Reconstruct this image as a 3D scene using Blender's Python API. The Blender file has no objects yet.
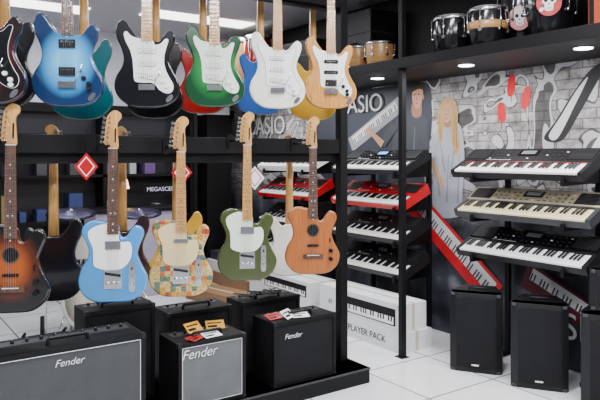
import bpy, bmesh, math, random
from mathutils import Vector, Matrix
random.seed(7)
R=math.radians
# ------------------------------------------------------------------ materials
MC={}
def mat(name,col,rough=.5,metal=0.0,coat=0.0,emit=0.0,bump=0.0,bscale=300,var=0.06,spec=.5):
    if name in MC: return MC[name]
    m=bpy.data.materials.new(name); m.use_nodes=True
    nt=m.node_tree; b=nt.nodes['Principled BSDF']
    b.inputs['Roughness'].default_value=rough; b.inputs['Metallic'].default_value=metal
    b.inputs['Coat Weight'].default_value=coat; b.inputs['Specular IOR Level'].default_value=spec
    c=(*col,1)
    tc=nt.nodes.new('ShaderNodeTexCoord'); n=nt.nodes.new('ShaderNodeTexNoise'); n.inputs['Scale'].default_value=9
    nt.links.new(tc.outputs['Object'],n.inputs['Vector'])
    mx=nt.nodes.new('ShaderNodeMix'); mx.data_type='RGBA'
    mx.inputs['A'].default_value=tuple(x*(1-var) for x in col)+(1,); mx.inputs['B'].default_value=tuple(min(1,x*(1+var)) for x in col)+(1,)
    nt.links.new(n.outputs['Fac'],mx.inputs['Factor']); nt.links.new(mx.outputs['Result'],b.inputs['Base Color'])
    if emit>0:
        b.inputs['Emission Color'].default_value=c; b.inputs['Emission Strength'].default_value=emit
    if bump>0:
        n2=nt.nodes.new('ShaderNodeTexNoise'); n2.inputs['Scale'].default_value=bscale
        nt.links.new(tc.outputs['Object'],n2.inputs['Vector'])
        bp=nt.nodes.new('ShaderNodeBump'); bp.inputs['Strength'].default_value=bump; bp.inputs['Distance'].default_value=.003
        nt.links.new(n2.outputs['Fac'],bp.inputs['Height']); nt.links.new(bp.outputs['Normal'],b.inputs['Normal'])
    MC[name]=m; return m
def ramp(nt,stops,interp='LINEAR'):
    r=nt.nodes.new('ShaderNodeValToRGB'); r.color_ramp.interpolation=interp
    e=r.color_ramp.elements
    while len(e)<len(stops): e.new(.5)
    for i,(p,c) in enumerate(stops):
        e[i].position=p; e[i].color=(*c,1)
    return r
def burst(name,inner,mid,outer,wood=False):
    if name in MC: return MC[name]
    m=bpy.data.materials.new(name); m.use_nodes=True; nt=m.node_tree; b=nt.nodes['Principled BSDF']
    b.inputs['Roughness'].default_value=.18; b.inputs['Coat Weight'].default_value=.6
    tc=nt.nodes.new('ShaderNodeTexCoord'); mp=nt.nodes.new('ShaderNodeMapping')
    mp.inputs['Location'].default_value=(0,0,-.98); mp.inputs['Scale'].default_value=(6.0,0,4.7)
    nt.links.new(tc.outputs['Object'],mp.inputs['Vector'])
    ln=nt.nodes.new('ShaderNodeVectorMath'); ln.operation='LENGTH'
    nt.links.new(mp.outputs['Vector'],ln.inputs[0])
    r=ramp(nt,[(0.25,inner),(0.58,mid),(0.82,outer)])
    nt.links.new(ln.outputs['Value'],r.inputs['Fac']); nt.links.new(r.outputs['Color'],b.inputs['Base Color'])
    MC[name]=m; return m
def wood(name,c1,c2,rough=.35,sc=(40,40,4),coat=.2):
    if name in MC: return MC[name]
    m=bpy.data.materials.new(name); m.use_nodes=True; nt=m.node_tree; b=nt.nodes['Principled BSDF']
    b.inputs['Roughness'].default_value=rough; b.inputs['Coat Weight'].default_value=coat
    tc=nt.nodes.new('ShaderNodeTexCoord'); mp=nt.nodes.new('ShaderNodeMapping'); mp.inputs['Scale'].default_value=sc
    n=nt.nodes.new('ShaderNodeTexNoise'); n.inputs['Scale'].default_value=1.5; n.inputs['Detail'].default_value=5
    nt.links.new(tc.outputs['Object'],mp.inputs['Vector']); nt.links.new(mp.outputs['Vector'],n.inputs['Vector'])
    r=ramp(nt,[(.3,c1),(.7,c2)]); nt.links.new(n.outputs['Fac'],r.inputs['Fac']); nt.links.new(r.outputs['Color'],b.inputs['Base Color'])
    MC[name]=m; return m
def patchwork():
    m=bpy.data.materials.new('patchwork_body'); m.use_nodes=True; nt=m.node_tree; b=nt.nodes['Principled BSDF']
    b.inputs['Roughness'].default_value=.25; b.inputs['Coat Weight'].default_value=.4
    tc=nt.nodes.new('ShaderNodeTexCoord'); sp=nt.nodes.new('ShaderNodeSeparateXYZ'); cb=nt.nodes.new('ShaderNodeCombineXYZ')
    nt.links.new(tc.outputs['Object'],sp.inputs[0]); nt.links.new(sp.outputs['X'],cb.inputs['X']); nt.links.new(sp.outputs['Z'],cb.inputs['Y'])
    sn=nt.nodes.new('ShaderNodeVectorMath'); sn.operation='SNAP'; sn.inputs[1].default_value=(.027,.027,1)
    nt.links.new(cb.outputs[0],sn.inputs[0])
    wn=nt.nodes.new('ShaderNodeTexWhiteNoise'); wn.noise_dimensions='2D'; nt.links.new(sn.outputs[0],wn.inputs['Vector'])
    pal=[(.56,.38,.13),(.60,.46,.22),(.48,.15,.03),(.12,.18,.08),(.58,.42,.14),(.36,.06,.03),(.08,.15,.15),(.52,.28,.04),(.54,.40,.18)]
    r=ramp(nt,[(i/len(pal),c) for i,c in enumerate(pal)],'CONSTANT'); nt.links.new(wn.outputs['Value'],r.inputs['Fac'])
    nz=nt.nodes.new('ShaderNodeTexNoise'); nz.inputs['Scale'].default_value=90; nt.links.new(tc.outputs['Object'],nz.inputs['Vector'])
    r2=ramp(nt,[(.45,(1,1,1)),(.6,(.5,.42,.3))]); nt.links.new(nz.outputs['Fac'],r2.inputs['Fac'])
    mx=nt.nodes.new('ShaderNodeMix'); mx.data_type='RGBA'; mx.blend_type='MULTIPLY'; mx.inputs['Factor'].default_value=.8
    nt.links.new(r.outputs['Color'],mx.inputs['A']); nt.links.new(r2.outputs['Color'],mx.inputs['B']); nt.links.new(mx.outputs['Result'],b.inputs['Base Color'])
    return m
BLK=mat('black_paint',(.005,.005,.006),.5,spec=.2)
BLKG=mat('black_gloss',(.006,.006,.008),.15,coat=.4)
PLA=mat('black_plastic',(.009,.009,.011),.42,spec=.3)
DGR=mat('dark_grey_plastic',(.03,.03,.035),.45)
TOLEX=mat('tolex',(.005,.005,.006),.6,bump=.5,bscale=400,spec=.2)
CHR=mat('chrome',(.75,.75,.77),.18,1)
WHT=mat('white_plastic',(.80,.80,.78),.3)
CREAM=mat('cream_plastic',(.64,.50,.26),.3)
KW=mat('white_keys',(.9,.9,.87),.25)
KC=mat('cream_keys',(.85,.76,.46),.25)
RED=mat('red_plastic',(.46,.006,.012),.25,coat=.3)
MAPLE=wood('maple',(.44,.21,.055),(.60,.33,.10))
ROSE=wood('rosewood',(.045,.02,.012),(.13,.055,.026),.45)
GRC=mat('grille_cloth_grey',(.11,.115,.12),.8,bump=.6,bscale=260,var=.25)
GRD=mat('grille_cloth_dark_grey',(.045,.048,.052),.8,bump=.6,bscale=260,var=.25)
GRB=mat('grille_cloth_black',(.010,.010,.012),.85,bump=.5,bscale=260,var=.3,spec=.2)
PAPER=mat('white_paper',(.85,.85,.85),.6)
# ------------------------------------------------------------------ mesh builder
def spline(p,n=6):
    o=[];N=len(p)
    for i in range(N):
        a,b,c,d=[Vector(p[(i+k-1)%N]) for k in range(4)]
        for j in range(n):
            t=j/n
            o.append(tuple(.5*((2*b)+(c-a)*t+(2*a-5*b+4*c-d)*t*t+(3*b-a-3*c+d)*t**3)))
    return o
def inset(o,d):
    N=len(o);A=sum(o[i][0]*o[(i+1)%N][1]-o[(i+1)%N][0]*o[i][1] for i in range(N))
    sgn=1 if A>0 else -1; r=[]
    for i in range(N):
        a=Vector(o[i-1]);c=Vector(o[(i+1)%N]);t=(c-a)
        if t.length<1e-9: r.append(o[i]);continue
        t.normalize(); n=Vector((-t.y,t.x))*sgn
        r.append((o[i][0]+n.x*d,o[i][1]+n.y*d))
    return r
def ell(cx,cz,rx,rz,n=24,a=0):
    ca,sa=math.cos(a),math.sin(a)
    return [(cx+rx*math.cos(t)*ca-rz*math.sin(t)*sa,cz+rx*math.cos(t)*sa+rz*math.sin(t)*ca) for t in [2*math.pi*i/n for i in range(n)]]
class MB:
    def __init__(s): s.V=[];s.F=[];s.M=[];s.S=[];s.mats=[];s.mtx=Matrix.Identity(4)
    def add(s,vs,fs,m,smooth=False):
        if m not in s.mats: s.mats.append(m)
        k=s.mats.index(m);b=len(s.V)
        s.V+= [tuple(s.mtx@Vector(v)) for v in vs]
        for f in fs: s.F.append([b+i for i in f]);s.M.append(k)
        s.S+= [smooth]*len(fs) if isinstance(smooth,bool) else smooth
    def box(s,x0,x1,y0,y1,z0,z1,m):
        s.add([(x0,y0,z0),(x1,y0,z0),(x1,y1,z0),(x0,y1,z0),(x0,y0,z1),(x1,y0,z1),(x1,y1,z1),(x0,y1,z1)],
          [(0,3,2,1),(4,5,6,7),(0,1,5,4),(1,2,6,5),(2,3,7,6),(3,0,4,7)],m)
    def cyl(s,p0,p1,r0,m,r1=None,n=16,caps=True):
        p0=Vector(p0);p1=Vector(p1);r1=r0 if r1 is None else r1
        d=(p1-p0).normalized();a=d.orthogonal().normalized();b=d.cross(a)
        vs=[];
        for p,r in((p0,r0),(p1,r1)):
            for i in range(n):
                t=2*math.pi*i/n; vs.append(p+(a*math.cos(t)+b*math.sin(t))*r)
        fs=[(i,(i+1)%n,n+(i+1)%n,n+i) for i in range(n)];sm=[True]*n
        if caps: fs+=[tuple(range(n))[::-1],tuple(range(n,2*n))];sm+=[False,False]
        s.add(vs,fs,m,sm)
    def lathe(s,prof,m,c=(0,0,0),n=28):
        vs=[];k=len(prof)
        for r,z in prof:
            for i in range(n):
                t=2*math.pi*i/n;vs.append((c[0]+r*math.cos(t),c[1]+r*math.sin(t),c[2]+z))
        fs=[(j*n+i,j*n+(i+1)%n,(j+1)*n+(i+1)%n,(j+1)*n+i) for j in range(k-1) for i in range(n)];sm=[True]*len(fs)
        fs+=[tuple(range(n))[::-1],tuple(range((k-1)*n,k*n))];sm+=[False]*2
        s.add(vs,fs,m,sm)
    def prism(s,o,y0,y1,m,rnd=0):
        prof=[(y0,0),(y1,0)] if rnd==0 else [(y0,rnd),(y0+rnd*.35,rnd*.3),(y0+rnd,0),(y1-rnd,0),(y1-rnd*.35,rnd*.3),(y1,rnd)]
        N=len(o);vs=[];
        for y,d in prof:
            q=inset(o,d) if d else o
            vs+=[(x,y,z) for x,z in q]
        fs=[(j*N+i,j*N+(i+1)%N,(j+1)*N+(i+1)%N,(j+1)*N+i) for j in range(len(prof)-1) for i in range(N)];sm=[rnd>0]*len(fs)
        k=(len(prof)-1)*N
        fs+=[tuple(range(N))[::-1],tuple(range(k,k+N))];sm+=[False]*2
        s.add(vs,fs,m,sm)
    def prism_z(s,o,z0,z1,m):
        N=len(o);vs=[(x,y,z0) for x,y in o]+[(x,y,z1) for x,y in o]
        fs=[(i,(i+1)%N,N+(i+1)%N,N+i) for i in range(N)]+[tuple(range(N))[::-1],tuple(range(N,2*N))]
        s.add(vs,fs,m)
    def prism_x(s,o,x0,x1,m):
        N=len(o);vs=[(x0,y,z) for y,z in o]+[(x1,y,z) for y,z in o]
        fs=[(i,(i+1)%N,N+(i+1)%N,N+i) for i in range(N)]+[tuple(range(N))[::-1],tuple(range(N,2*N))]
        s.add(vs,fs,m)
    def tube(s,pts,r,m,n=10):
        for a,b in zip(pts[:-1],pts[1:]): s.cyl(a,b,r,m,n=n)
    def build(s,name,loc=(0,0,0),rot=(0,0,0),scale=1,bevel=0):
        me=bpy.data.meshes.new(name); me.from_pydata(s.V,[],s.F)
        for m in s.mats: me.materials.append(m)
        for p,k,sm in zip(me.polygons,s.M,s.S): p.material_index=k;p.use_smooth=sm
        bm=bmesh.new();bm.from_mesh(me);bmesh.ops.recalc_face_normals(bm,faces=bm.faces);bm.to_mesh(me);bm.free()
        ob=bpy.data.objects.new(name,me);bpy.context.collection.objects.link(ob)
        ob.location=loc;ob.rotation_euler=rot;ob.scale=(scale,)*3
        if bevel:
            md=ob.modifiers.new('bevel','BEVEL');md.width=bevel;md.segments=2;md.limit_method='ANGLE';md.angle_limit=R(50)
        return ob
def text(parent,name,body,size,m,loc,rot=(R(90),0,0),ext=.0008,shear=0,align='CENTER'):
    c=bpy.data.curves.new(name,'FONT');c.body=body;c.size=size;c.extrude=ext;c.align_x=align;c.shear=shear
    c.materials.append(m);o=bpy.data.objects.new(name,c);bpy.context.collection.objects.link(o)
    o.location=loc;o.rotation_euler=rot;o.parent=parent;return o
# ------------------------------------------------------------------ room
def wallmat(name,stops,z=True):
    m=bpy.data.materials.new(name);m.use_nodes=True;nt=m.node_tree;b=nt.nodes['Principled BSDF'];b.inputs['Roughness'].default_value=.6
    return m,nt,b
m,nt,b=wallmat('floor_tiles',0); b.inputs['Roughness'].default_value=.10
tc=nt.nodes.new('ShaderNodeTexCoord');mp=nt.nodes.new('ShaderNodeMapping');mp.inputs['Location'].default_value=(.1,.22,0)
br=nt.nodes.new('ShaderNodeTexBrick');br.offset=0;br.squash=1
br.inputs['Color1'].default_value=(.80,.81,.83,1);br.inputs['Color2'].default_value=(.76,.77,.80,1);br.inputs['Mortar'].default_value=(.14,.14,.15,1)
br.inputs['Scale'].default_value=1;br.inputs['Mortar Size'].default_value=.006;br.inputs['Brick Width'].default_value=.6;br.inputs['Row Height'].default_value=.6
nt.links.new(tc.outputs['Object'],mp.inputs[0]);nt.links.new(mp.outputs[0],br.inputs[0]);nt.links.new(br.outputs['Color'],b.inputs['Base Color'])
FL=m
f=MB();f.box(-3,4.2,-2.6,7.6,-.05,0,FL);f.build('floor')
CE=mat('ceiling_paint',(.50,.50,.55),.8)
f=MB();f.box(-3,4.2,-2.6,7.6,2.95,3.0,CE);f.build('ceiling')
# mural brick wall
m,nt,b=wallmat('graffiti_brick',0)
L=nt.links.new;N_=nt.nodes.new
tc=N_('ShaderNodeTexCoord');sp=N_('ShaderNodeSeparateXYZ');cb=N_('ShaderNodeCombineXYZ')
L(tc.outputs['Object'],sp.inputs[0]);L(sp.outputs['Y'],cb.inputs['X']);L(sp.outputs['Z'],cb.inputs['Y'])
br=N_('ShaderNodeTexBrick')
for k,v in (('Color1',(.40,.385,.39,1)),('Color2',(.24,.22,.225,1)),('Mortar',(.13,.125,.13,1))): br.inputs[k].default_value=v
br.inputs['Scale'].default_value=1;br.inputs['Mortar Size'].default_value=.006;br.inputs['Mortar Smooth'].default_value=.5;br.inputs['Brick Width'].default_value=.2;br.inputs['Row Height'].default_value=.07
L(cb.outputs[0],br.inputs[0])
ns=N_('ShaderNodeTexNoise');ns.inputs['Scale'].default_value=9;ns.inputs['Detail'].default_value=8;ns.inputs['Roughness'].default_value=.7;L(cb.outputs[0],ns.inputs[0])
rs=ramp(nt,[(.35,(.45,.42,.42)),(.5,(1,1,1)),(.68,(1.7,1.7,1.75))]);L(ns.outputs['Fac'],rs.inputs[0])
mx=N_('ShaderNodeMix');mx.data_type='RGBA';mx.blend_type='MULTIPLY';mx.inputs['Factor'].default_value=1
L(br.outputs['Color'],mx.inputs['A']);L(rs.outputs[0],mx.inputs['B'])
nz=N_('ShaderNodeTexNoise');nz.inputs['Scale'].default_value=1.5;nz.inputs['Detail'].default_value=1.2;nz.inputs['Distortion'].default_value=2.1;L(cb.outputs[0],nz.inputs[0])
rc=ramp(nt,[(0,(.02,.02,.025)),(.38,(.55,.56,.59)),(.43,(.02,.02,.025)),(.445,(0,0,0)),(.59,(.02,.02,.02)),(.605,(.60,.61,.64)),(.66,(.03,.03,.03)),(.68,(.3,.3,.33))],'CONSTANT');L(nz.outputs['Fac'],rc.inputs[0])
ra=ramp(nt,[(0,(1,1,1)),(.445,(0,0,0)),(.59,(1,1,1))],'CONSTANT');L(nz.outputs['Fac'],ra.inputs[0])
mg=N_('ShaderNodeMix');mg.data_type='RGBA';sc_=N_('ShaderNodeMath');sc_.operation='MULTIPLY';sc_.inputs[1].default_value=.8
L(ra.outputs[0],sc_.inputs[0]);L(sc_.outputs[0],mg.inputs['Factor']);L(mx.outputs['Result'],mg.inputs['A']);L(rc.outputs[0],mg.inputs['B'])
zr=N_('ShaderNodeMapRange');zr.inputs['From Min'].default_value=.9;zr.inputs['From Max'].default_value=1.45;L(sp.outputs['Z'],zr.inputs[0])
m2=N_('ShaderNodeMix');m2.data_type='RGBA'
nz3=N_('ShaderNodeTexNoise');nz3.inputs['Scale'].default_value=3.5;nz3.inputs['Detail'].default_value=5;L(cb.outputs[0],nz3.inputs[0])
r3=ramp(nt,[(.4,(.008,.01,.014)),(.6,(.05,.055,.075)),(.72,(.2,.2,.24))]);L(nz3.outputs['Fac'],r3.inputs['Fac'])
L(r3.outputs[0],m2.inputs['A']);L(zr.outputs[0],m2.inputs['Factor']);L(mg.outputs['Result'],m2.inputs['B']);L(m2.outputs['Result'],b.inputs['Base Color'])
f=MB();f.box(4.1,4.2,-2.6,7.6,0,2.16,m);f.box(4.1,4.2,-2.6,7.6,2.16,2.95,BLK);f.build('wall_right')
FD=mat('far_wall_dark',(.012,.012,.02),.5);FG=mat('far_wall_light',(.60,.61,.68),.7)
f=MB();f.box(-3,4.1,7.5,7.6,0,2.05,FD);f.box(-3,4.1,7.5,7.6,2.05,2.95,FG);f.build('wall_far')
WG=mat('wall_grey',(.28,.28,.30),.8)
f=MB();f.box(-3.1,-3,-2.6,7.6,0,2.95,WG);f.build('wall_left')
f=MB();f.box(-3,4.1,-2.7,-2.6,0,2.95,WG);f.build('wall_back')
f=MB();f.box(3.55,3.86,7.1,7.5,2.0,2.95,mat('column_white',(.85,.85,.88),.6));f.box(3.55,3.86,7.1,7.5,0,2.0,BLK);f.build('support_column',bevel=.004)
f=MB();f.box(-3,4.1,7.42,7.5,1.98,2.08,BLK);f.build('trim_1')
# ------------------------------------------------------------------ mural print on wall
mu=MB();EU=[4.0988]
def art(o,m):
    EU[0]-=.00016
    u=EU[0]; N=len(o)
    mu.add([(u,y,z) for y,z in o],[tuple(range(N))],m)
def P(n,c): return mat('mural_'+n,c,.5,var=.15)
pw=P('white',(.68,.69,.71));pk=P('black',(.02,.02,.025));pg_=P('grey',(.3,.31,.34));pr=P('red',(.58,.010,.02));skin=P('skin',(.54,.29,.18));skd=P('skin_shadow',(.33,.16,.10))
hair=P('blond_hair',(.48,.29,.11));hair2=P('blond_hair_dark',(.26,.14,.05));dhair=P('dark_hair',(.05,.03,.02));shirt=P('dark_shirt',(.05,.055,.07));sh2=P('shirt_fold',(.11,.12,.15));wsh=P('white_shirt',(.36,.38,.44));wf=P('white_shirt_fold',(.22,.24,.29));lip=P('lip',(.5,.10,.09))
art(spline([(5.7,1.55),(5.6,2.12),(4.6,2.14),(4.0,2.14),(3.90,1.95),(3.95,1.55),(4.3,1.2),(5.3,1.2)]),P('navy',(.035,.04,.06)))
art(spline([(2.80,1.62),(2.70,1.75),(2.58,1.92),(2.44,2.08),(2.32,2.12),(2.42,1.95),(2.54,1.76),(2.66,1.6)]),pk)
art(spline([(2.76,1.64),(2.66,1.78),(2.55,1.94),(2.46,2.03),(2.56,1.84),(2.69,1.62)]),pw)
art(spline([(2.45,1.50),(2.35,1.66),(2.15,1.78),(2.0,1.80),(2.1,1.68),(2.3,1.54)]),pw)
# red dripping finger prints
for (y,z,a,h_) in((3.08,2.03,.12,.085),(3.17,1.83,-.15,.08),(2.95,1.93,.22,.085)):
    o=[(0,h_),(-.026,h_*.75),(-.036,h_*.2),(-.038,-h_*.4),(-.022,-h_*.9),(.004,-h_),(.026,-h_*.85),(.036,-h_*.3),(.034,h_*.3),(.022,h_*.8)]
    ca,sa=math.cos(a),math.sin(a)
    art(spline([(y+p*ca-q*sa,z+p*sa+q*ca) for p,q in o],4),pr)
    art([(y-.006,z-h_*.8),(y+.006,z-h_*.8),(y+.003,z-h_*1.5),(y-.003,z-h_*1.5)],pr)
def strip(a,bp,w,m,w2=None):
    w2=w if w2 is None else w2
    d=Vector((bp[0]-a[0],bp[1]-a[1])).normalized();n=Vector((-d.y,d.x))/2
    art([(a[0]+n.x*w,a[1]+n.y*w),(bp[0]+n.x*w2,bp[1]+n.y*w2),(bp[0]-n.x*w2,bp[1]-n.y*w2),(a[0]-n.x*w,a[1]-n.y*w)],m)
def flatkeys(a,bp,w,body,off,kw):
    strip(a,bp,w,body)
    d=Vector((bp[0]-a[0],bp[1]-a[1]));L=d.length;d.normalize();n=Vector((-d.y,d.x))
    A=Vector(a)+n*off+d*.05;B=Vector(bp)+n*off-d*.05;strip(A,B,kw,pw)
    k=0;x=.01
    while x<(B-A).length-.01:
        if k%7 not in(2,6):
            c=A+d*x+n*kw*.18; strip(c-d*.006,c+d*.006,kw*.6,pk)
        x+=.028;k+=1
def hand(y,z,a,m,s=1):
    art(spline(ell(y,z,.036*s,.028*s,12,a)),m)
    for k,l in enumerate((.036,.044,.042,.033)):
        an=a+(k-1.5)*.22+math.pi; by=y+math.cos(an)*.026*s;bz=z+math.sin(an)*.026*s
        strip((by,bz),(by+math.cos(an)*l*s,bz+math.sin(an)*l*s),.013*s,m,.009*s)
    an=a+math.pi/2+.3+math.pi;strip((y,z),(y+math.cos(an)*.05*s,z+math.sin(an)*.05*s),.016*s,m,.010*s)
# man
strip((4.02,1.80),(3.97,1.42),.14,shirt,.11)
art(spline([(4.44,1.1),(4.40,1.5),(4.37,1.75),(4.30,1.85),(4.20,1.90),(4.08,1.90),(3.98,1.84),(3.95,1.68),(4.0,1.4),(4.0,1.1)]),shirt)
for a_,b_ in(((4.3,1.7),(4.22,1.5)),((4.1,1.75),(4.12,1.45)),((4.22,1.6),(4.25,1.3))): strip(a_,b_,.010,sh2,.022)
MY=-.055
def sh(o): return [(y+MY,z) for y,z in o]
art(sh(spline([(4.19,1.86),(4.185,1.96),(4.08,1.96),(4.075,1.86),(4.13,1.83)])),skd)
art(sh(spline([(4.19,2.05),(4.185,1.985),(4.16,1.935),(4.125,1.912),(4.09,1.93),(4.065,1.98),(4.055,2.05),(4.08,2.10),(4.13,2.115),(4.17,2.10)])),skin)
art(sh(spline([(4.198,2.01),(4.21,2.08),(4.17,2.135),(4.10,2.14),(4.04,2.10),(4.035,2.02),(4.06,2.07),(4.10,2.085),(4.15,2.075),(4.185,2.06)])),dhair)
for yy in(4.158+MY,4.102+MY):
    art(ell(yy,2.018,.014,.008,10),pw);art(ell(yy,2.018,.007,.007,8),pk);strip((yy+.018,2.036),(yy-.016,2.038),.007,dhair)
art(sh([(4.135,2.02),(4.142,1.985),(4.120,1.982),(4.126,2.0)]),skd);art(ell(4.128+MY,1.957,.022,.007,12),lip);art(ell(4.048+MY,2.005,.010,.022,8),skd)
flatkeys((5.0,1.60),(4.28,1.97),.15,pg_,-.02,.08)
strip((4.36,1.78),(4.52,1.60),.11,shirt,.08);strip((4.52,1.60),(4.66,1.70),.075,skin,.045);hand(4.69,1.725,math.pi+.6,skin)
# woman
art(spline([(3.86,1.0),(3.87,1.35),(3.86,1.62),(3.82,1.73),(3.74,1.78),(3.64,1.78),(3.56,1.72),(3.53,1.5),(3.55,1.2),(3.58,1.0)]),wsh)
for a_,b_ in(((3.80,1.65),(3.74,1.35)),((3.62,1.65),(3.68,1.30)),((3.7,1.5),(3.72,1.1)),((3.83,1.5),(3.80,1.15)),((3.58,1.5),(3.60,1.1))): strip(a_,b_,.008,wf,.02)
art(spline([(3.80,1.60),(3.82,1.75),(3.815,1.87),(3.77,1.96),(3.70,1.985),(3.63,1.95),(3.60,1.86),(3.60,1.72),(3.58,1.58),(3.62,1.50),(3.66,1.60),(3.68,1.74),(3.75,1.74),(3.77,1.62)]),hair)
for a_,b_ in(((3.80,1.85),(3.79,1.64)),((3.62,1.85),(3.61,1.56)),((3.635,1.8),(3.64,1.58))): strip(a_,b_,.006,hair2,.012)
art(spline([(3.745,1.80),(3.74,1.74),(3.68,1.74),(3.675,1.82)]),skd)
art(spline([(3.775,1.88),(3.77,1.82),(3.745,1.782),(3.72,1.77),(3.69,1.785),(3.665,1.82),(3.66,1.88),(3.685,1.93),(3.74,1.935)]),skin)
art(spline([(3.785,1.86),(3.79,1.93),(3.73,1.975),(3.655,1.94),(3.645,1.86),(3.67,1.905),(3.71,1.94),(3.755,1.915)]),hair)
for yy in(3.743,3.698):
    art(ell(yy,1.862,.011,.006,10),pw);art(ell(yy,1.862,.006,.006,8),pk);strip((yy+.013,1.879),(yy-.012,1.880),.004,hair2)
art([(3.724,1.86),(3.730,1.832),(3.714,1.830),(3.718,1.845)],skd);art(ell(3.720,1.806,.016,.006,10),lip)
strip((3.84,1.68),(3.90,1.46),.085,wsh,.06);strip((3.90,1.46),(3.80,1.30),.05,skin,.036);hand(3.785,1.275,1.0,skin,.9)
# red keyboard, lower
flatkeys((4.15,1.12),(3.22,.40),.24,pr,-.03,.12)
flatkeys((2.95,.62),(2.2,.30),.2,P('wine',(.10,.010,.022)),-.03,.09)
MU=mu.build('wall_mural')
for (nm,bd,sz,y,z) in(('lettering_1','CASIO',.24,4.85,1.92),('lettering_2','CASIO',.26,2.62,.22),('lettering_3','CASIO',.3,6.6,1.75)):
    text(MU,nm,bd,sz,pw,(EU[0]-.002,y,z),(R(90),0,R(-90)))
# ------------------------------------------------------------------ guitars
STRAT=spline([(0,0),(-.08,.008),(-.135,.045),(-.16,.10),(-.152,.155),(-.124,.205),(-.115,.25),(-.127,.30),(-.148,.35),(-.152,.40),(-.132,.437),(-.105,.432),(-.080,.395),(-.055,.362),(-.032,.347),(.0,.345),(.03,.342),(.048,.335),(.067,.345),(.09,.375),(.115,.392),(.138,.372),(.136,.33),(.117,.28),(.110,.235),(.127,.19),(.155,.14),(.162,.09),(.14,.04),(.085,.008)])
TELE=spline([(0,0),(-.09,.005),(-.145,.045),(-.165,.10),(-.152,.165),(-.123,.215),(-.117,.26),(-.135,.31),(-.150,.345),(-.135,.382),(-.09,.402),(-.04,.395),(0,.39),(.026,.375),(.030,.338),(.042,.318),(.062,.322),(.080,.348),(.105,.374),(.135,.365),(.146,.33),(.125,.275),(.115,.235),(.132,.185),(.16,.13),(.163,.09),(.14,.04),(.085,.005)])
PGS=spline([(-.035,.35),(-.075,.362),(-.10,.385),(-.115,.37),(-.105,.33),(-.085,.29),(-.072,.24),(-.068,.19),(-.062,.135),(-.03,.125),(.03,.122),(.06,.09),(.10,.07),(.128,.085),(.132,.12),(.11,.16),(.09,.21),(.088,.26),(.10,.31),(.108,.345),(.09,.35),(.065,.325),(.04,.32),(.03,.34)],4)
PGT=spline([(-.03,.385),(-.075,.38),(-.115,.355),(-.118,.32),(-.098,.27),(-.095,.22),(-.09,.18),(-.045,.160),(0,.158),(.045,.165),(.080,.20),(.092,.24),(.09,.28),(.075,.30),(.045,.298),(.03,.31),(.028,.36)],4)
HEAD=spline([(-.0215,0),(-.025,.012),(-.038,.020),(-.042,.035),(-.032,.14),(-.018,.172),(.008,.188),(.034,.176),(.040,.152),(.026,.134),(.020,.115),(.022,.07),(.025,.03),(.0215,0)],4)
PKD=mat('pickup_shadow',(.22,.22,.20),.4)
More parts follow.
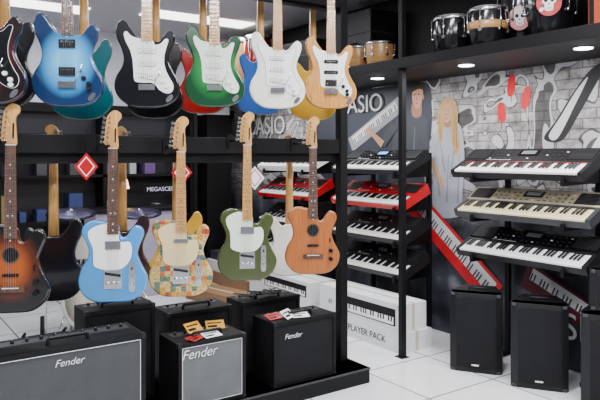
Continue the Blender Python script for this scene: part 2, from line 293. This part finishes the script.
def guitar(name,shape,body,pg,neck,fb,loc,phi=R(-27),kind='sss',tilt=0,puc=None,s=1.03):
    g=MB();o=STRAT if shape=='strat' else TELE
    g.prism(o,-.022,.022,body,.008)
    fy=-.022;puc=puc or WHT
    if kind=='acoustic':
        g.prism(ell(0,.262,.040,.040,28),fy-.001,fy,ROSE);g.prism(ell(0,.262,.032,.032,28),fy-.002,fy-.0005,BLK)
        g.box(-.06,.06,fy-.008,fy,.095,.120,ROSE);g.box(-.036,.036,fy-.011,fy,.112,.116,WHT)
        g.box(-.034,.034,fy-.006,fy,.165,.178,BLK)
        for z in(.14,.09): g.cyl((.105,fy,z),(.108,fy-.018,z),.011,BLK)
        g.box(.10,.104,fy-.01,fy,.19,.215,BLK)
    elif shape=='strat':
        if pg:
            g.prism(PGS,fy-.0015,fy,BLKG if pg is not BLKG else WHT); g.prism(inset(PGS,.0018),fy-.0025,fy,pg)
        y=fy-.0025
        pk=[.155,.22,.285]
        if kind=='hh': pk=[]; 
        for i,z in enumerate(pk):
            if kind=='hss' and i==0:
                g.box(-.035,.035,y-.006,y,z-.02,z+.02,puc);continue
            w=[(x*.040,z+zz*.009+x*(-.006 if i==0 else 0)) for x,zz in((-1,-1),(1,-1),(1.05,0),(1,1),(-1,1),(-1.05,0))]
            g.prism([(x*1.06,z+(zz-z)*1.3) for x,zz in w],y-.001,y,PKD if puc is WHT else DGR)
            g.prism(w,y-.006,y,puc)
            for k in range(6): g.cyl((-.026+k*.0104,y-.006,z),(-.026+k*.0104,y-.0075,z),.0028,DGR if puc is WHT else CHR,n=8)
        if kind=='hh':
            for z in(.165,.295):
                g.box(-.037,.037,y-.006,y,z-.02,z+.02,BLK)
                for k in range(6): g.cyl((-.026+k*.0104,y-.006,z+.008),(-.026+k*.0104,y-.0075,z+.008),.003,CHR,n=8)
        g.box(-.040,.040,y-.010,y,.088,.118,CHR)
        for k in range(6): g.box(-.035+k*.012,-.026+k*.012,y-.015,y-.01,.088,.112,CHR)
        g.cyl((.036,y-.012,.112),(.075,y-.035,.20),.0025,CHR,n=8)
        for x,z in((.075,.135),(.098,.108),(.100,.085)): 
            g.cyl((x,y,z),(x,y-.016,z),.0115,puc,.0095)
        g.cyl((.060,y,.165),(.068,y-.02,.168),.003,puc)
        g.prism(ell(.112,.048,.012,.024,18,-.7),fy-.004,fy,CHR)
    else:
        if pg:
            g.prism(PGT,fy-.0015,fy,BLKG); g.prism(inset(PGT,.0018),fy-.0025,fy,pg)
        y=fy-.0025
        g.box(-.042,.042,fy-.003,fy,.068,.160,CHR)
        g.prism([(-.038,.150),(.036,.138),(.036,.126),(-.038,.138)],fy-.008,fy,BLK)
        for k in range(3): g.cyl((-.034+k*.024,fy-.009,.098),(-.014+k*.024,fy-.009,.098),.005,CHR,n=10)
        if kind=='tt': g.box(-.036,.036,y-.006,y,.283,.302,CHR)
        else: g.box(-.037,.037,y-.006,y,.262,.302,CHR)
        pl=spline([(.076,.06),(.09,.05),(.104,.06),(.104,.12),(.104,.185),(.09,.195),(.076,.185),(.076,.12)],3)
        g.prism(pl,fy-.003,fy,CHR)
        for z in(.085,.12): g.cyl((.09,fy-.003,z),(.09,fy-.02,z),.010,CHR)
        g.cyl((.09,fy-.003,.16),(.09,fy-.02,.168),.0035,BLK)
    nz=.752;hz=.335
    g.add([(-.028,-.029,hz),(.028,-.029,hz),(.028,-.022,hz),(-.028,-.022,hz),(-.0215,-.029,nz),(.0215,-.029,nz),(.0215,-.022,nz),(-.0215,-.022,nz)],
      [(0,3,2,1),(4,5,6,7),(0,1,5,4),(1,2,6,5),(2,3,7,6),(3,0,4,7)],fb)
    pr_=[(-1,-.022),(-.85,-.010),(-.45,-.003),(.45,-.003),(.85,-.010),(1,-.022)]
    vs=[(x*.028,y,hz) for x,y in pr_]+[(x*.0215,y,nz+.01) for x,y in pr_];n=6
    g.add(vs,[(i,(i+1)%n,n+(i+1)%n,n+i) for i in range(n)]+[tuple(range(n))[::-1],tuple(range(n,2*n))],neck,True)
    for k in range(1,22):
        z=.104+.648/(2**(k/12.0)); w=.0215+(nz-z)*.0065/.417
        if z>hz+.004: g.box(-w,w,-.0302,-.029,z-.0008,z+.0008,CHR)
    dm=BLK if fb is MAPLE else WHT
    for k in(3,5,7,9,12,15,17,19):
        z=.104+.648*(2**(-k/12.0)+2**(-(k-1)/12.0))/2
        for x in((-.01,.01) if k==12 else (0,)): g.cyl((x,-.029,z),(x,-.0296,z),.0032,dm,n=8)
    g.box(-.0215,.0215,-.031,-.022,nz,nz+.004,WHT)
    hd=[(x,z+nz) for x,z in HEAD]; g.prism(hd,-.022,-.008,neck,.002)
    for k in range(6):
        z=nz+.034+k*.0235;x=-.028+k*.0028
        g.cyl((x,-.022,z),(x,-.034,z),.0042,CHR,n=10);g.cyl((x-.008,-.004,z),(x-.027,-.004,z),.0035,CHR,n=8)
        g.box(x-.036,x-.024,-.009,.001,z-.008,z+.008,CHR);g.box(x-.01,x+.01,-.008,.002,z-.009,z+.009,CHR)
        sx=-.0175+k*.007;bx=-.026+k*.0104
        g.cyl((bx,-.037,.104),(sx,-.032,nz+.002),.0006,CHR,n=4,caps=False);g.cyl((sx,-.032,nz+.002),(x,-.030,z),.0006,CHR,n=4,caps=False)
    g.prism([(.008,.10+nz),(.016,.10+nz),(.014,.03+nz),(.006,.03+nz)],-.0226,-.022,BLK)
    return g.build(name,loc,(tilt,0,phi),s)
b_mar=burst('maroon_burst',(.12,.02,.02),(.05,.010,.012),(.010,.005,.007))
b_blue=burst('blue_burst',(.13,.46,.74),(.04,.23,.50),(.006,.025,.08))
b_sun=burst('sunburst',(.34,.075,.012),(.075,.016,.006),(.005,.004,.004))
b_green=burst('green_burst',(.025,.26,.055),(.012,.16,.035),(.005,.05,.018))
c=lambda n,cc:mat(n,cc,.15,coat=.5,var=.03)
gW=c('white_lacquer',(.76,.74,.67));gK=c('black_lacquer',(.006,.006,.008));gN=wood('ash_natural',(.40,.16,.032),(.58,.29,.075),.25,(60,60,6),.4)
gB=c('sky_blue_lacquer',(.045,.24,.56));gO=c('olive_lacquer',(.048,.062,.017));gM=wood('cedar_top',(.25,.065,.012),(.40,.125,.026),.35,(90,90,5),.2)
gR=c('red_lacquer',(.30,.010,.010));gT=c('teal_lacquer',(.008,.10,.12));gC=c('cobalt_lacquer',(.008,.08,.34));gY=c('yellow_lacquer',(.62,.34,.03));gBr=c('brown_lacquer',(.03,.012,.008))
MINT=mat('mint_pickguard',(.66,.72,.62),.3)
V=3.2
G=[('electric_guitar','strat',b_mar,BLKG,MAPLE,ROSE,(.50,V,1.73),'sss',WHT),
('electric_guitar','strat',b_blue,None,MAPLE,ROSE,(.851,V,1.733),'hh',BLK),
('electric_guitar','strat',gK,WHT,MAPLE,MAPLE,(1.253,V,1.745),'sss',WHT),
('electric_guitar','strat',b_green,MINT,MAPLE,MAPLE,(1.644,V,1.765),'sss',WHT),
('electric_guitar','strat',gW,WHT,MAPLE,MAPLE,(2.059,V,1.775),'sss',WHT),
('electric_guitar','strat',gN,WHT,MAPLE,MAPLE,(2.456,V,1.79),'hss',BLK),
('electric_guitar','tele',b_sun,None,MAPLE,ROSE,(.598,V,.77),'acoustic',None),
('electric_guitar','tele',gB,WHT,MAPLE,ROSE,(1.075,V,.757),'th',None),
('electric_guitar','tele',patchwork(),CREAM,MAPLE,MAPLE,(1.444,V,.74),'tt',None),
('electric_guitar','tele',gO,MINT,MAPLE,MAPLE,(1.853,V,.78),'th',None),
('electric_guitar','tele',gM,None,MAPLE,ROSE,(2.317,V,.768),'acoustic',None)]
for (n,sh_,bo,pg,ne,fb,l,k,pu) in G: guitar(n,sh_,bo,pg,ne,fb,l,kind=k,puc=pu)
RV=3.66
for (u,z,bo) in((.64,1.75,gK),(1.055,1.70,gT),(1.485,1.72,gK),(1.80,1.76,gR),(2.225,1.77,gC),(2.66,1.745,gY),(.89,.70,gK),(1.278,.70,gBr),(1.62,.70,gY),(2.46,.67,gW)):
    guitar('electric_guitar','strat',bo,None,MAPLE,MAPLE,(u,RV,z),phi=R(155),kind='sss')
# ------------------------------------------------------------------ guitar rack
rk=MB()
for z0,z1 in((1.51,1.605),(2.50,2.62)):
    rk.box(-1.2,2.75,3.41,3.45,z0,z1,BLK)
for u in(-1.0,2.73):
    rk.box(u-.03,u+.03,3.40,3.46,.1,2.948,BLK)
for z in(.70+.775,1.72+.775):
    rk.box(-1.0,2.75,3.45,3.48,z-.02,z+.05,BLK)
rk.build('guitar_rack',bevel=.003)
for u,z in [(g[6][0],g[6][2]+.752*1.03) for g in G]:
    h_=MB();h_.cyl((0,.0,0),(0,-.165,0),.006,BLK,n=8);h_.box(-.02,.02,-.006,-.001,-.04,.04,BLK)
    for sx in(-1,1): h_.tube([(0,-.165,0),(sx*.032,-.175,-.015),(sx*.034,-.24,-.015)],.006,BLK,8)
    h_.build('guitar_hanger',(u,3.41,z+.03))
pf=MB();pf.box(-1.2,2.785,3.2,3.82,0,.1,BLK);pf.box(-1.2,2.79,3.195,3.825,.088,.1,DGR);pf.build('display_platform',bevel=.003)
for u,z,cc in((.985,1.44,RED),(1.52,1.40,RED),(2.0,1.36,PAPER)):
    t=MB();t.prism([(0,.06),(-.05,0),(0,-.06),(.05,0)],-.001,.001,cc);t.prism([(0,.045),(-.036,0),(0,-.045),(.036,0)],-.002,-.001,PAPER if cc is RED else RED)
    t.prism([(0,.038),(-.03,0),(0,-.038),(.03,0)],-.003,-.002,cc)
    t.cyl((0,0,.06),(0,.02,.16),.0015,BLK,n=6);t.build('price_tag',(u,3.36,z),(0,0,R(-20)),1.2)
# ------------------------------------------------------------------ amplifiers
def amp(w,d,h,gr,u0,v0,z0,logo,lw,rot=0,pipe=True,lx=-.25,lz=.74,TX=TOLEX):
    a=MB();x=w/2
    a.box(-x,x,.012,d,0,h,TX)
    fr=.022
    for q in((-x,x,0,.02,0,fr),(-x,x,0,.02,h-fr,h),(-x,-x+fr,0,.02,fr,h-fr),(x-fr,x,0,.02,fr,h-fr)): a.box(*q,TX)
    a.box(-x+fr,x-fr,.008,.014,fr,h-fr,gr)
    if pipe:
        p=.004;f2=fr+.001;m_=CHR
        for q in((-x+f2,x-f2,f2,f2+p),(-x+f2,x-f2,h-f2-p,h-f2),(-x+f2,-x+f2+p,f2,h-f2),(x-f2-p,x-f2,f2,h-f2)): a.box(q[0],q[1],.003,.010,q[2],q[3],m_)
    a.box(-x+.03,x-.03,d*.55,d*.82,h-.002,h+.003,DGR)
    nk=max(5,int(w/.065))
    for i in range(nk):
        kx=-x+.06+i*(w-.12)/(nk-1);a.cyl((kx,d*.68,h+.003),(kx,d*.68,h+.018),.009,PLA,.007,n=12)
        a.box(kx-.001,kx+.001,d*.68-.007,d*.68,h+.018,h+.019,PAPER)
    a.tube([(-.09,d*.3,h),(-.085,d*.3,h+.028),(.085,d*.3,h+.028),(.09,d*.3,h)],.009,PLA,8)
    for sx in(-1,1):
        for zz in(0,h): 
            a.box(sx*x-.018*(sx>0)-.001,sx*x+.018*(sx<0)+.001,-.002,.03,max(0,zz-.02),zz+(.02 if zz==0 else .002),PLA)
    ob=a.build('guitar_amplifier',(u0+w/2,v0,z0),(0,0,rot),bevel=.003)
    if logo: text(ob,'logo',logo,lw,CHR,(-w*.5+w*(.5+lx),.004,h*lz),shear=.3)
    return ob
amp(.68,.26,.65,GRD,.456,2.92,0,'Fender',.045,lx=-.02,lz=.87)
amp(.42,.27,.37,GRC,1.437,3.22,.1,'Fender',.075,lx=-.2,lz=.76)
amp(.47,.25,.39,GRB,2.06,3.235,.1,'Fender',.045,pipe=False,lx=-.2,lz=.72)
amp(.40,.22,.54,GRB,1.03,3.53,.1,'',.04,pipe=False)
amp(.42,.24,.46,GRB,1.52,3.54,.1,'',.04,pipe=False)
amp(.44,.22,.46,GRB,2.02,3.54,.1,'',.04,pipe=False)
YEL=mat('yellow_tag',(.80,.40,.02),.5)
for (u,v,z,cc,r,tl) in((1.60,3.38,.484,YEL,.3,.7),(1.74,3.38,.484,YEL,-.3,.5),(1.66,3.27,.475,PAPER,.1,.2),(1.56,3.27,.475,RED,.5,0.1),(2.20,3.30,.495,PAPER,.5,.6),(2.28,3.28,.495,PAPER,-.3,.2),(2.12,3.33,.495,RED,.1,.3)):
    t=MB();t.prism_z([(-.055,-.035),(.055,-.035),(.055,.035),(-.055,.035)],0,.002,cc);t.prism_z([(-.045,-.022),(.01,-.022),(.01,-.005),(-.045,-.005)],.002,.0025,BLK);t.prism_z([(-.045,.008),(.04,.008),(.04,.018),(-.045,.018)],.002,.0025,BLK);t.build('price_label',(u,v,z+.036*math.sin(tl)),(tl,0,r))
cu=bpy.data.curves.new('cable','CURVE');cu.dimensions='3D';cu.bevel_depth=.004
for k in range(4):
    s_=cu.splines.new('NURBS');n=14;s_.points.add(n-1)
    for i in range(n): s_.points[i].co=(2.05+.3*i/n+random.uniform(-.03,.03),3.6+.08*math.sin(i*1.4+k),.585+.02*random.random(),1)
    s_.use_endpoint_u=True
cu.materials.append(PLA);co=bpy.data.objects.new('cable_bundle',cu);bpy.context.collection.objects.link(co)
st=MB();
for a in(0,2.1,4.2): st.tube([(0,0,.38),(.16*math.cos(a+.6),.16*math.sin(a+.6)*.8,.008)],.008,BLK)
st.cyl((0,0,.30),(0,0,.56),.011,BLK);st.tube([(-.10,-.07,.50),(-.10,-.0,.46),(.10,0,.46),(.10,-.07,.50)],.008,BLK);st.build('guitar_stand',(.80,3.50,.1))
# ------------------------------------------------------------------ keyboards
LCD=mat('lcd',(.16,.19,.20),.3)
def keyboard(L,body,panel,km,v,z,tilt=24,u=3.65,scr=None,acc=None):
    k=MB();x=L/2
    k.prism_x([(0,0),(0,.04),(.008,.045),(.14,.045),(.145,.062),(.155,.066),(.31,.092),(.32,.088),(.32,0)],-x,x,body)
    k.prism_x([(0,0),(-.004,.04),(.005,.060),(.145,.068),(.145,0)],-x-.001,-x+.03,body);k.prism_x([(0,0),(-.004,.04),(.005,.060),(.145,.068),(.145,0)],x-.03,x+.001,body)
    n=36;w=(L-.064)/n;x0=-x+.032
    for i in range(n): k.box(x0+i*w+.0009,x0+(i+1)*w-.0009,.002,.140,.045,.058,km)
    for i in range(n-1):
        if i%7 not in(2,6): k.box(x0+(i+1)*w-.0065,x0+(i+1)*w+.0065,.058,.140,.058,.068,BLKG)
    if acc: k.box(-x+.03,x-.03,.141,.146,.058,.064,acc)
    k.mtx=Matrix.Translation((0,.155,.0665))@Matrix.Rotation(math.atan2(.026,.155),4,'X')
    k.box(-x+.006,x-.006,.002,.150,0,.0015,panel)
    for sx in(-1,1):
        xs=sorted((sx*(x-.02),sx*(x-.20)));k.box(xs[0],xs[1],.02,.14,.0015,.003,BLK)
        for i in range(8): k.box(xs[0]+.004,xs[1]-.004,.028+i*.014,.033+i*.014,.003,.005,DGR)
    k.box(-.075,.075,.065,.13,.0015,.006,BLKG);k.box(-.055,.055,.078,.118,.006,.0065,scr or LCD)
    for j in range(3):
        for i in range(14):
            if abs(i-6.5)>2.4 or j==0:
                bx=-x+.23+i*(L-.46)/13;k.box(bx-.007,bx+.007,.026+j*.038,.033+j*.038,.0015,.005,WHT if (i*3+j*5)%7==0 else DGR)
    k.box(-x+.21,-.1,.012,.0145,.0015,.002,PAPER)
    return k.build('electronic_keyboard',(u,v,z),(R(tilt),0,R(-90)),bevel=.0)
Z=[1.335,1.05,.765,.48]
SIL=mat('cream_panel',(.42,.36,.24),.35,.1)
LCDB=mat('blue_lcd',(.1,.35,.9),.3,emit=1.0)
LC=4.24
keyboard(1.04,PLA,PLA,KW,2.74,Z[0],acc=RED);keyboard(1.06,DGR,SIL,KC,2.70,Z[1]);keyboard(1.02,PLA,BLKG,KW,2.70,Z[2])
keyboard(.96,PLA,BLKG,KW,LC,Z[0],scr=LCDB);keyboard(.96,RED,RED,KW,LC,Z[1]);keyboard(.96,PLA,PLA,KW,LC,Z[2]);keyboard(.96,PLA,PLA,KW,LC,Z[3])
keyboard(.98,WHT,WHT,KW,5.55,Z[0]);keyboard(.98,RED,RED,KW,5.55,Z[1]);keyboard(.98,PLA,PLA,KW,5.55,Z[2]);keyboard(.98,PLA,PLA,KW,5.55,Z[3])
tt=math.tan(R(24))
for c_,n_ in((2.71,3),(LC,4),(5.55,4)):
    kr=MB()
    for i in range(n_):
        for dv in(-.36,.36):
            y0=c_+dv-.012;o=[(3.63,Z[i]-.014),(4.055,Z[i]+.398*tt-.008),(4.055,Z[i]-.02),(3.63,Z[i]-.03)]
            kr.add([(a,y0,b_) for a,b_ in o]+[(a,y0+.024,b_) for a,b_ in o],[(j,(j+1)%4,4+(j+1)%4,4+j) for j in range(4)]+[(3,2,1,0),(4,5,6,7)],BLK)
            kr.box(3.625,3.64,y0,y0+.024,Z[i]-.03,Z[i]+.02,BLK)
    for dv in(-.36,.36):
        kr.box(4.03,4.06,c_+dv-.02,c_+dv+.02,0,1.52,BLK);kr.box(3.85,4.06,c_+dv-.02,c_+dv+.02,0,.03,BLK)
    kr.build('keyboard_bracket_rack',bevel=.002)
kr=MB();kr.box(3.30,4.1,-.5,7.1,2.15,2.21,BLK);kr.box(3.29,3.30,-.5,7.1,2.14,2.215,BLK);kr.build('wall_shelf',bevel=.002)
for v in(3.47,7.0,-.38):
    kr=MB();kr.box(3.315,3.36,v-.02,v+.02,0,2.149,BLK);kr.box(3.315,3.36,v-.02,v+.02,2.211,2.95,BLK);kr.box(3.295,3.375,v-.04,v+.04,0,.006,BLK);kr.build('display_post',bevel=.002)
LE=mat('led_disc',(1,.98,.93),.5,emit=14)
for v in(.4,1.3,2.19,3.09,4.04,5.0,6.0):
    l=MB();l.cyl((3.6,v,2.149),(3.6,v,2.142),.062,CHR);l.cyl((3.6,v,2.142),(3.6,v,2.139),.054,LE);l.build('downlight')
    ld=bpy.data.lights.new('downlight_lamp','AREA');ld.shape='DISK';ld.size=.1;ld.energy=11;ld.color=(1,.98,.95)
    lo=bpy.data.objects.new('downlight_lamp',ld);lo.location=(3.6,v,2.13);bpy.context.collection.objects.link(lo)
# ------------------------------------------------------------------ percussion on the shelf
SHW=wood('shell_wood',(.42,.20,.06),(.60,.34,.13),.3,(5,5,40));SKN=mat('drum_skin',(.70,.65,.52),.6)
def drum(r,h,shell,taper=.8,belly=1.06,skin_=SKN,band=None):
    d=MB();p=[(r*taper,0),(r*(taper+.6*(belly-taper)),h*.25),(r*belly,h*.6),(r*.98,h*.93),(r*.97,h)]
    d.lathe(p,shell)
    d.lathe([(r*1.03,h*.90),(r*1.06,h*.93),(r*1.06,h*.985),(r*1.02,h*1.0),(r*.97,h*1.0)],CHR)
    d.lathe([(r*.98,h),(r*.9,h*1.0+.006),(r*.3,h+.008)],skin_)
    d.lathe([(r*(taper+.02),.0),(r*(taper+.06),.01),(r*(taper+.06),.03),(r*(taper+.02),.04)],CHR)
    for i in range(6):
        a=i*math.pi/3+.3;ca,sa=math.cos(a),math.sin(a)
        d.cyl((r*1.09*ca,r*1.09*sa,h*.95),(r*1.10*ca,r*1.10*sa,h*.45),.005,CHR,n=8)
        d.cyl((r*.95*ca,r*.95*sa,h*.47),(r*1.14*ca,r*1.14*sa,h*.47),.014,CHR,n=8)
    if band:
        d.lathe([(r*(belly+.0),h*.50),(r*(belly+.025),h*.52),(r*(belly+.025),h*.66),(r*(belly),h*.68)],band)
    return d
ZS=2.211
drum(.135,.30,BLKG).build('conga_drum',(3.62,3.24,ZS))
drum(.125,.30,BLKG,band=SHW).build('conga_drum',(3.60,2.90,ZS))
def face(d,r):
    d.mtx=Matrix.Rotation(R(-58),4,'Z')@Matrix.Translation((0,-r,.24))
    d.prism(spline(ell(0,0,.075,.085,10)),-.008,.03,RED);d.prism(spline([(-.045,.01),(-.04,.055),(0,.072),(.04,.055),(.045,.01),(.026,-.012),(.022,-.05),(-.022,-.05),(-.026,-.012)],3),-.012,0,PAPER)
    for sx in(-.019,.019): d.prism(ell(sx,.015,.012,.014,10),-.014,-.01,BLK)
    d.prism([(0,-.002),(-.006,-.015),(.006,-.015)],-.014,-.01,BLK)
    for i in range(3): d.prism([(-.012+i*.011,-.028),(-.009+i*.011,-.028),(-.009+i*.011,-.046),(-.012+i*.011,-.046)],-.014,-.01,BLK)
d=drum(.15,.42,BLKG,.62,1.05);face(d,.15);d.build('painted_djembe',(3.68,2.47,ZS))
d=drum(.15,.50,BLKG,.62,1.05);face(d,.15);d.build('painted_djembe',(3.92,2.86,ZS))
bo=drum(.11,.20,SHW,.85,1.03,BLK);bo2=drum(.125,.20,SHW,.85,1.03,BLK)
off=len(bo.V);bo2V=[(x,y+.29,z) for x,y,z in bo2.V]
mm=[bo.mats.index(q) if q in bo.mats else (bo.mats.append(q) or len(bo.mats)-1) for q in bo2.mats]
bo.V+=bo2V;bo.F+=[[off+j for j in f_] for f_ in bo2.F];bo.M+=[mm[k_] for k_ in bo2.M];bo.S+=bo2.S
bo.box(-.03,.03,.10,.18,.08,.14,BLK);bo.build('bongo_drums',(3.50,3.90,ZS))
cj=MB();cj.box(0,.3,0,.3,0,.46,mat('cajon_red',(.16,.02,.008),.35));cj.box(-.004,0,.01,.29,.01,.45,BLK);cj.box(-.006,-.004,.04,.26,.06,.40,mat('cajon_face',(.40,.05,.012),.4));cj.build('cajon',(3.6,1.86,ZS),bevel=.008)
cs=MB();cs.box(0,.3,0,.5,0,.60,PLA);cs.box(-.004,.304,-.004,.504,.38,.40,DGR);cs.tube([(-.002,.18,.3),(-.03,.18,.3),(-.03,.32,.3),(-.002,.32,.3)],.01,PLA)
cs.build('drum_case',(3.75,4.3,ZS),bevel=.02)
cs=MB();cs.box(0,.35,0,.7,0,.45,PLA);cs.box(-.004,.354,-.004,.704,.28,.30,DGR);cs.tube([(-.002,.28,.22),(-.03,.28,.22),(-.03,.42,.22),(-.002,.42,.22)],.01,PLA);cs.build('drum_case',(3.7,5.1,ZS),bevel=.02)
drum(.14,.62,SHW,.75,1.12).build('conga_drum',(3.66,6.45,ZS))
drum(.14,.60,gR,.75,1.12).build('conga_drum',(3.66,6.08,ZS))
# ------------------------------------------------------------------ cartons
CW=mat('white_carton',(.76,.77,.79),.6);CB=mat('brown_carton',(.24,.13,.06),.7);CKB=mat('dark_carton',(.04,.04,.05),.5)
def carton(u,v,z,w,l,h,base,front=None,txt=None,keys=False,rz=0):
    b_=MB();b_.box(0,w,0,l,0,h,base)
    if front: b_.box(-.001,0,.03,l-.03,h*.12,h*.88,front)
    if keys:
        b_.box(-.002,-.0005,.05,l-.3,h*.18,h*.80,BLK)
        b_.box(-.003,-.002,.07,l-.32,h*.22,h*.5,KW)
        for i in range(int((l-.40)/.03)):
            if i%7 not in(2,6): b_.box(-.004,-.003,.085+i*.03,.10+i*.03,h*.33,h*.5,BLK)
    b_.box(w*.45,w*.55,-.0008,l+.0008,.001,h+.0008,mat('packing_tape',(.55,.5,.4),.3))
    o=b_.build('keyboard_carton',(u,v,z),(0,0,rz))
    if txt: text(o,'print',txt,h*.5 if not keys else h*.3,BLK,(-.0015,l*.38 if not keys else l-.16,h*.3),(R(90),0,R(-90)))
    return o
carton(3.38,3.52,0,.32,1.08,.15,CW,None,'PLAYER PACK')
carton(3.39,3.55,.15,.28,1.02,.21,CW,None,'61',True)
carton(3.40,4.72,0,.30,1.1,.16,CW,None,'PIANO');carton(3.40,4.74,.16,.30,1.08,.17,CW,None,'PIANO',True)
carton(3.45,5.95,0,.35,1.0,.14,CB);carton(3.47,5.95,.14,.33,1.0,.12,CW);carton(3.50,5.97,.26,.30,.95,.10,CKB)
carton(3.02,5.3,0,.3,.9,.12,CB,rz=.2)
# ------------------------------------------------------------------ PA speakers
def speaker(u,v,z=0,w=.35,d_=.32,h=.545,phi=-56):
    s=MB();x=w/2
    s.prism_z([(-x,.03),(-x*.75,.008),(x*.75,.008),(x,.03),(x,.10),(x*.62,d_),(-x*.62,d_),(-x,.10)],0,h,PLA)
    g_=[(-x*.9,.028),(-x*.7,.004),(-x*.3,-.004),(x*.3,-.004),(x*.7,.004),(x*.9,.028)]
    s.prism_z(g_,.035,h-.035,GRB)
    s.box(-.025,.025,-.007,-.004,.05,.062,CHR)
    s.box(-x*.95,x*.95,.012,.1,0,.02,DGR);s.box(-x*.95,x*.95,.012,.1,h-.02,h,DGR)
    s.tube([(-.06,.16,h),(-.055,.16,h+.012),(.055,.16,h+.012),(.06,.16,h)],.007,PLA,8)
    for sx in(-1,1): s.box(sx*x*.9-.01,sx*x*.9+.01,.14,.20,h*.4,h*.6,BLK)
    return s.build('loudspeaker',(u,v,z),(0,0,R(phi)),bevel=.006)
speaker(3.50,2.925);speaker(3.58,2.48);speaker(3.62,2.01,h=.56);speaker(3.66,2.01,.58,w=.3,d_=.26,h=.24)
# ------------------------------------------------------------------ far shop area
ds=MB();cols=[mat('box_%d'%i,c_,.5) for i,c_ in enumerate([(.25,.03,.04),(.03,.05,.16),(.40,.40,.42),(.28,.2,.05),(.05,.05,.06),(.12,.06,.2),(.03,.05,.1),(.02,.02,.03)])]
for z in(.3,.75,1.25,1.7): ds.box(-1.5,3.4,7.2,7.48,z,z+.03,BLK)
for u in(-1.5,0,1.2,2.3,3.37): ds.box(u,u+.04,7.2,7.48,0,1.95,BLK)
for z in(.33,.78,1.28):
    u=-1.4
    while u<3.2:
        w=random.uniform(.05,.16);h=random.uniform(.08,.3)
        if random.random()<.6: ds.box(u,u+w,7.28,7.46,z,z+h,random.choice(cols))
        u+=w+random.uniform(.02,.15)
ds.build('display_shelf')
sg=MB();sg.box(2.75,3.3,7.17,7.19,1.04,1.16,BLK);SG=sg.build('store_sign')
SW=mat('sign_white',(.6,.6,.75),.4,emit=.3)
text(SG,'sign_text','MEGASCEDAR',.07,SW,(3.02,7.165,1.075))
ct=MB();ct.box(0,.9,0,.4,0,.9,mat('counter_white',(.38,.35,.48),.4));ct.box(-.03,.93,-.03,.43,.9,.94,BLK);ct.build('sales_counter',(2.0,6.5,0),bevel=.005)
lm=MB();lm.lathe([(.05,0),(.05,.01),(.012,.02),(.01,.2),(.05,.2)],BLK);lm.lathe([(.07,.2),(.045,.3),(.02,.31)],mat('lamp_glow',(1,.7,.25),.5,emit=5));lm.build('table_lamp',(2.35,6.7,.94))
# drum kit
PU=mat('dark_cymbal',(.045,.04,.09),.3,.5)
dk=MB()
dk.mtx=Matrix.Translation((0,0,.30))@Matrix.Rotation(R(90),4,'X')
dk.lathe([(.27,-.2),(.28,-.19),(.28,.17),(.29,.2),(.26,.2)],gW);dk.lathe([(.26,.201),(.1,.202)],SKN);dk.mtx=Matrix.Identity(4)
dk.lathe([(.16,.62),(.165,.63),(.165,.80),(.15,.81)],gW,(-.15,.1,0));dk.lathe([(.17,.56),(.18,.57),(.18,.70),(.17,.71)],gW,(-.42,-.1,0))
for x,y,z in((-.22,-.1,1.02),(.34,.25,.98)):
    dk.cyl((x,y,0.02),(x,y,z+.03),.011,CHR)
    dk.mtx=Matrix.Translation((x,y,z))@Matrix.Rotation(.2,4,'X');dk.lathe([(.20,-.012),(.12,-.003),(.05,.004),(.03,.018),(.01,.022)],PU);dk.mtx=Matrix.Identity(4)
    for a in(0,2.1,4.2): dk.cyl((x,y,.3),(x+.2*math.cos(a),y+.2*math.sin(a),.01),.008,CHR)
dk.cyl((-.15,.1,.55),(-.15,.1,.65),.012,CHR);dk.cyl((-.42,-.1,.01),(-.42,-.1,.56),.012,CHR)
dk.build('drum_kit',(1.72,5.5,0.0),(0,0,R(-20)))
# ------------------------------------------------------------------ lights
PN=mat('led_panel',(1,1,1),.5,emit=5)
def panel(u,v,e,w=1.2,h=.3):
    p=MB();p.box(u-w/2,u+w/2,v-h/2,v+h/2,2.935,2.949,PN);p.build('ceiling_light')
    ld=bpy.data.lights.new('ceiling_lamp','AREA');ld.shape='RECTANGLE';ld.size=w;ld.size_y=h;ld.energy=e;ld.color=(.97,.98,1)
    lo=bpy.data.objects.new('ceiling_lamp',ld);lo.location=(u,v,2.92);bpy.context.collection.objects.link(lo)
panel(.3,.8,72);panel(2.3,.8,80);panel(2.4,2.2,48,.9,.2);panel(.4,2.0,48,.9,.2);panel(-1.2,2.0,36)
panel(1.0,4.9,20);panel(2.4,4.9,24);panel(1.3,6.5,20);panel(3.0,6.2,12)
w=bpy.data.worlds.new('world');bpy.context.scene.world=w;w.use_nodes=True
w.node_tree.nodes['Background'].inputs[0].default_value=(.5,.52,.6,1);w.node_tree.nodes['Background'].inputs[1].default_value=.3
# ------------------------------------------------------------------ camera
cd=bpy.data.cameras.new('camera');cd.sensor_width=36;cd.lens=38.4;cd.shift_y=-.075;cd.clip_start=.05
cam=bpy.data.objects.new('camera',cd);cam.location=(0,0,1.5);cam.rotation_euler=(R(90),0,R(-34.8));bpy.context.collection.objects.link(cam)
bpy.context.scene.camera=cam
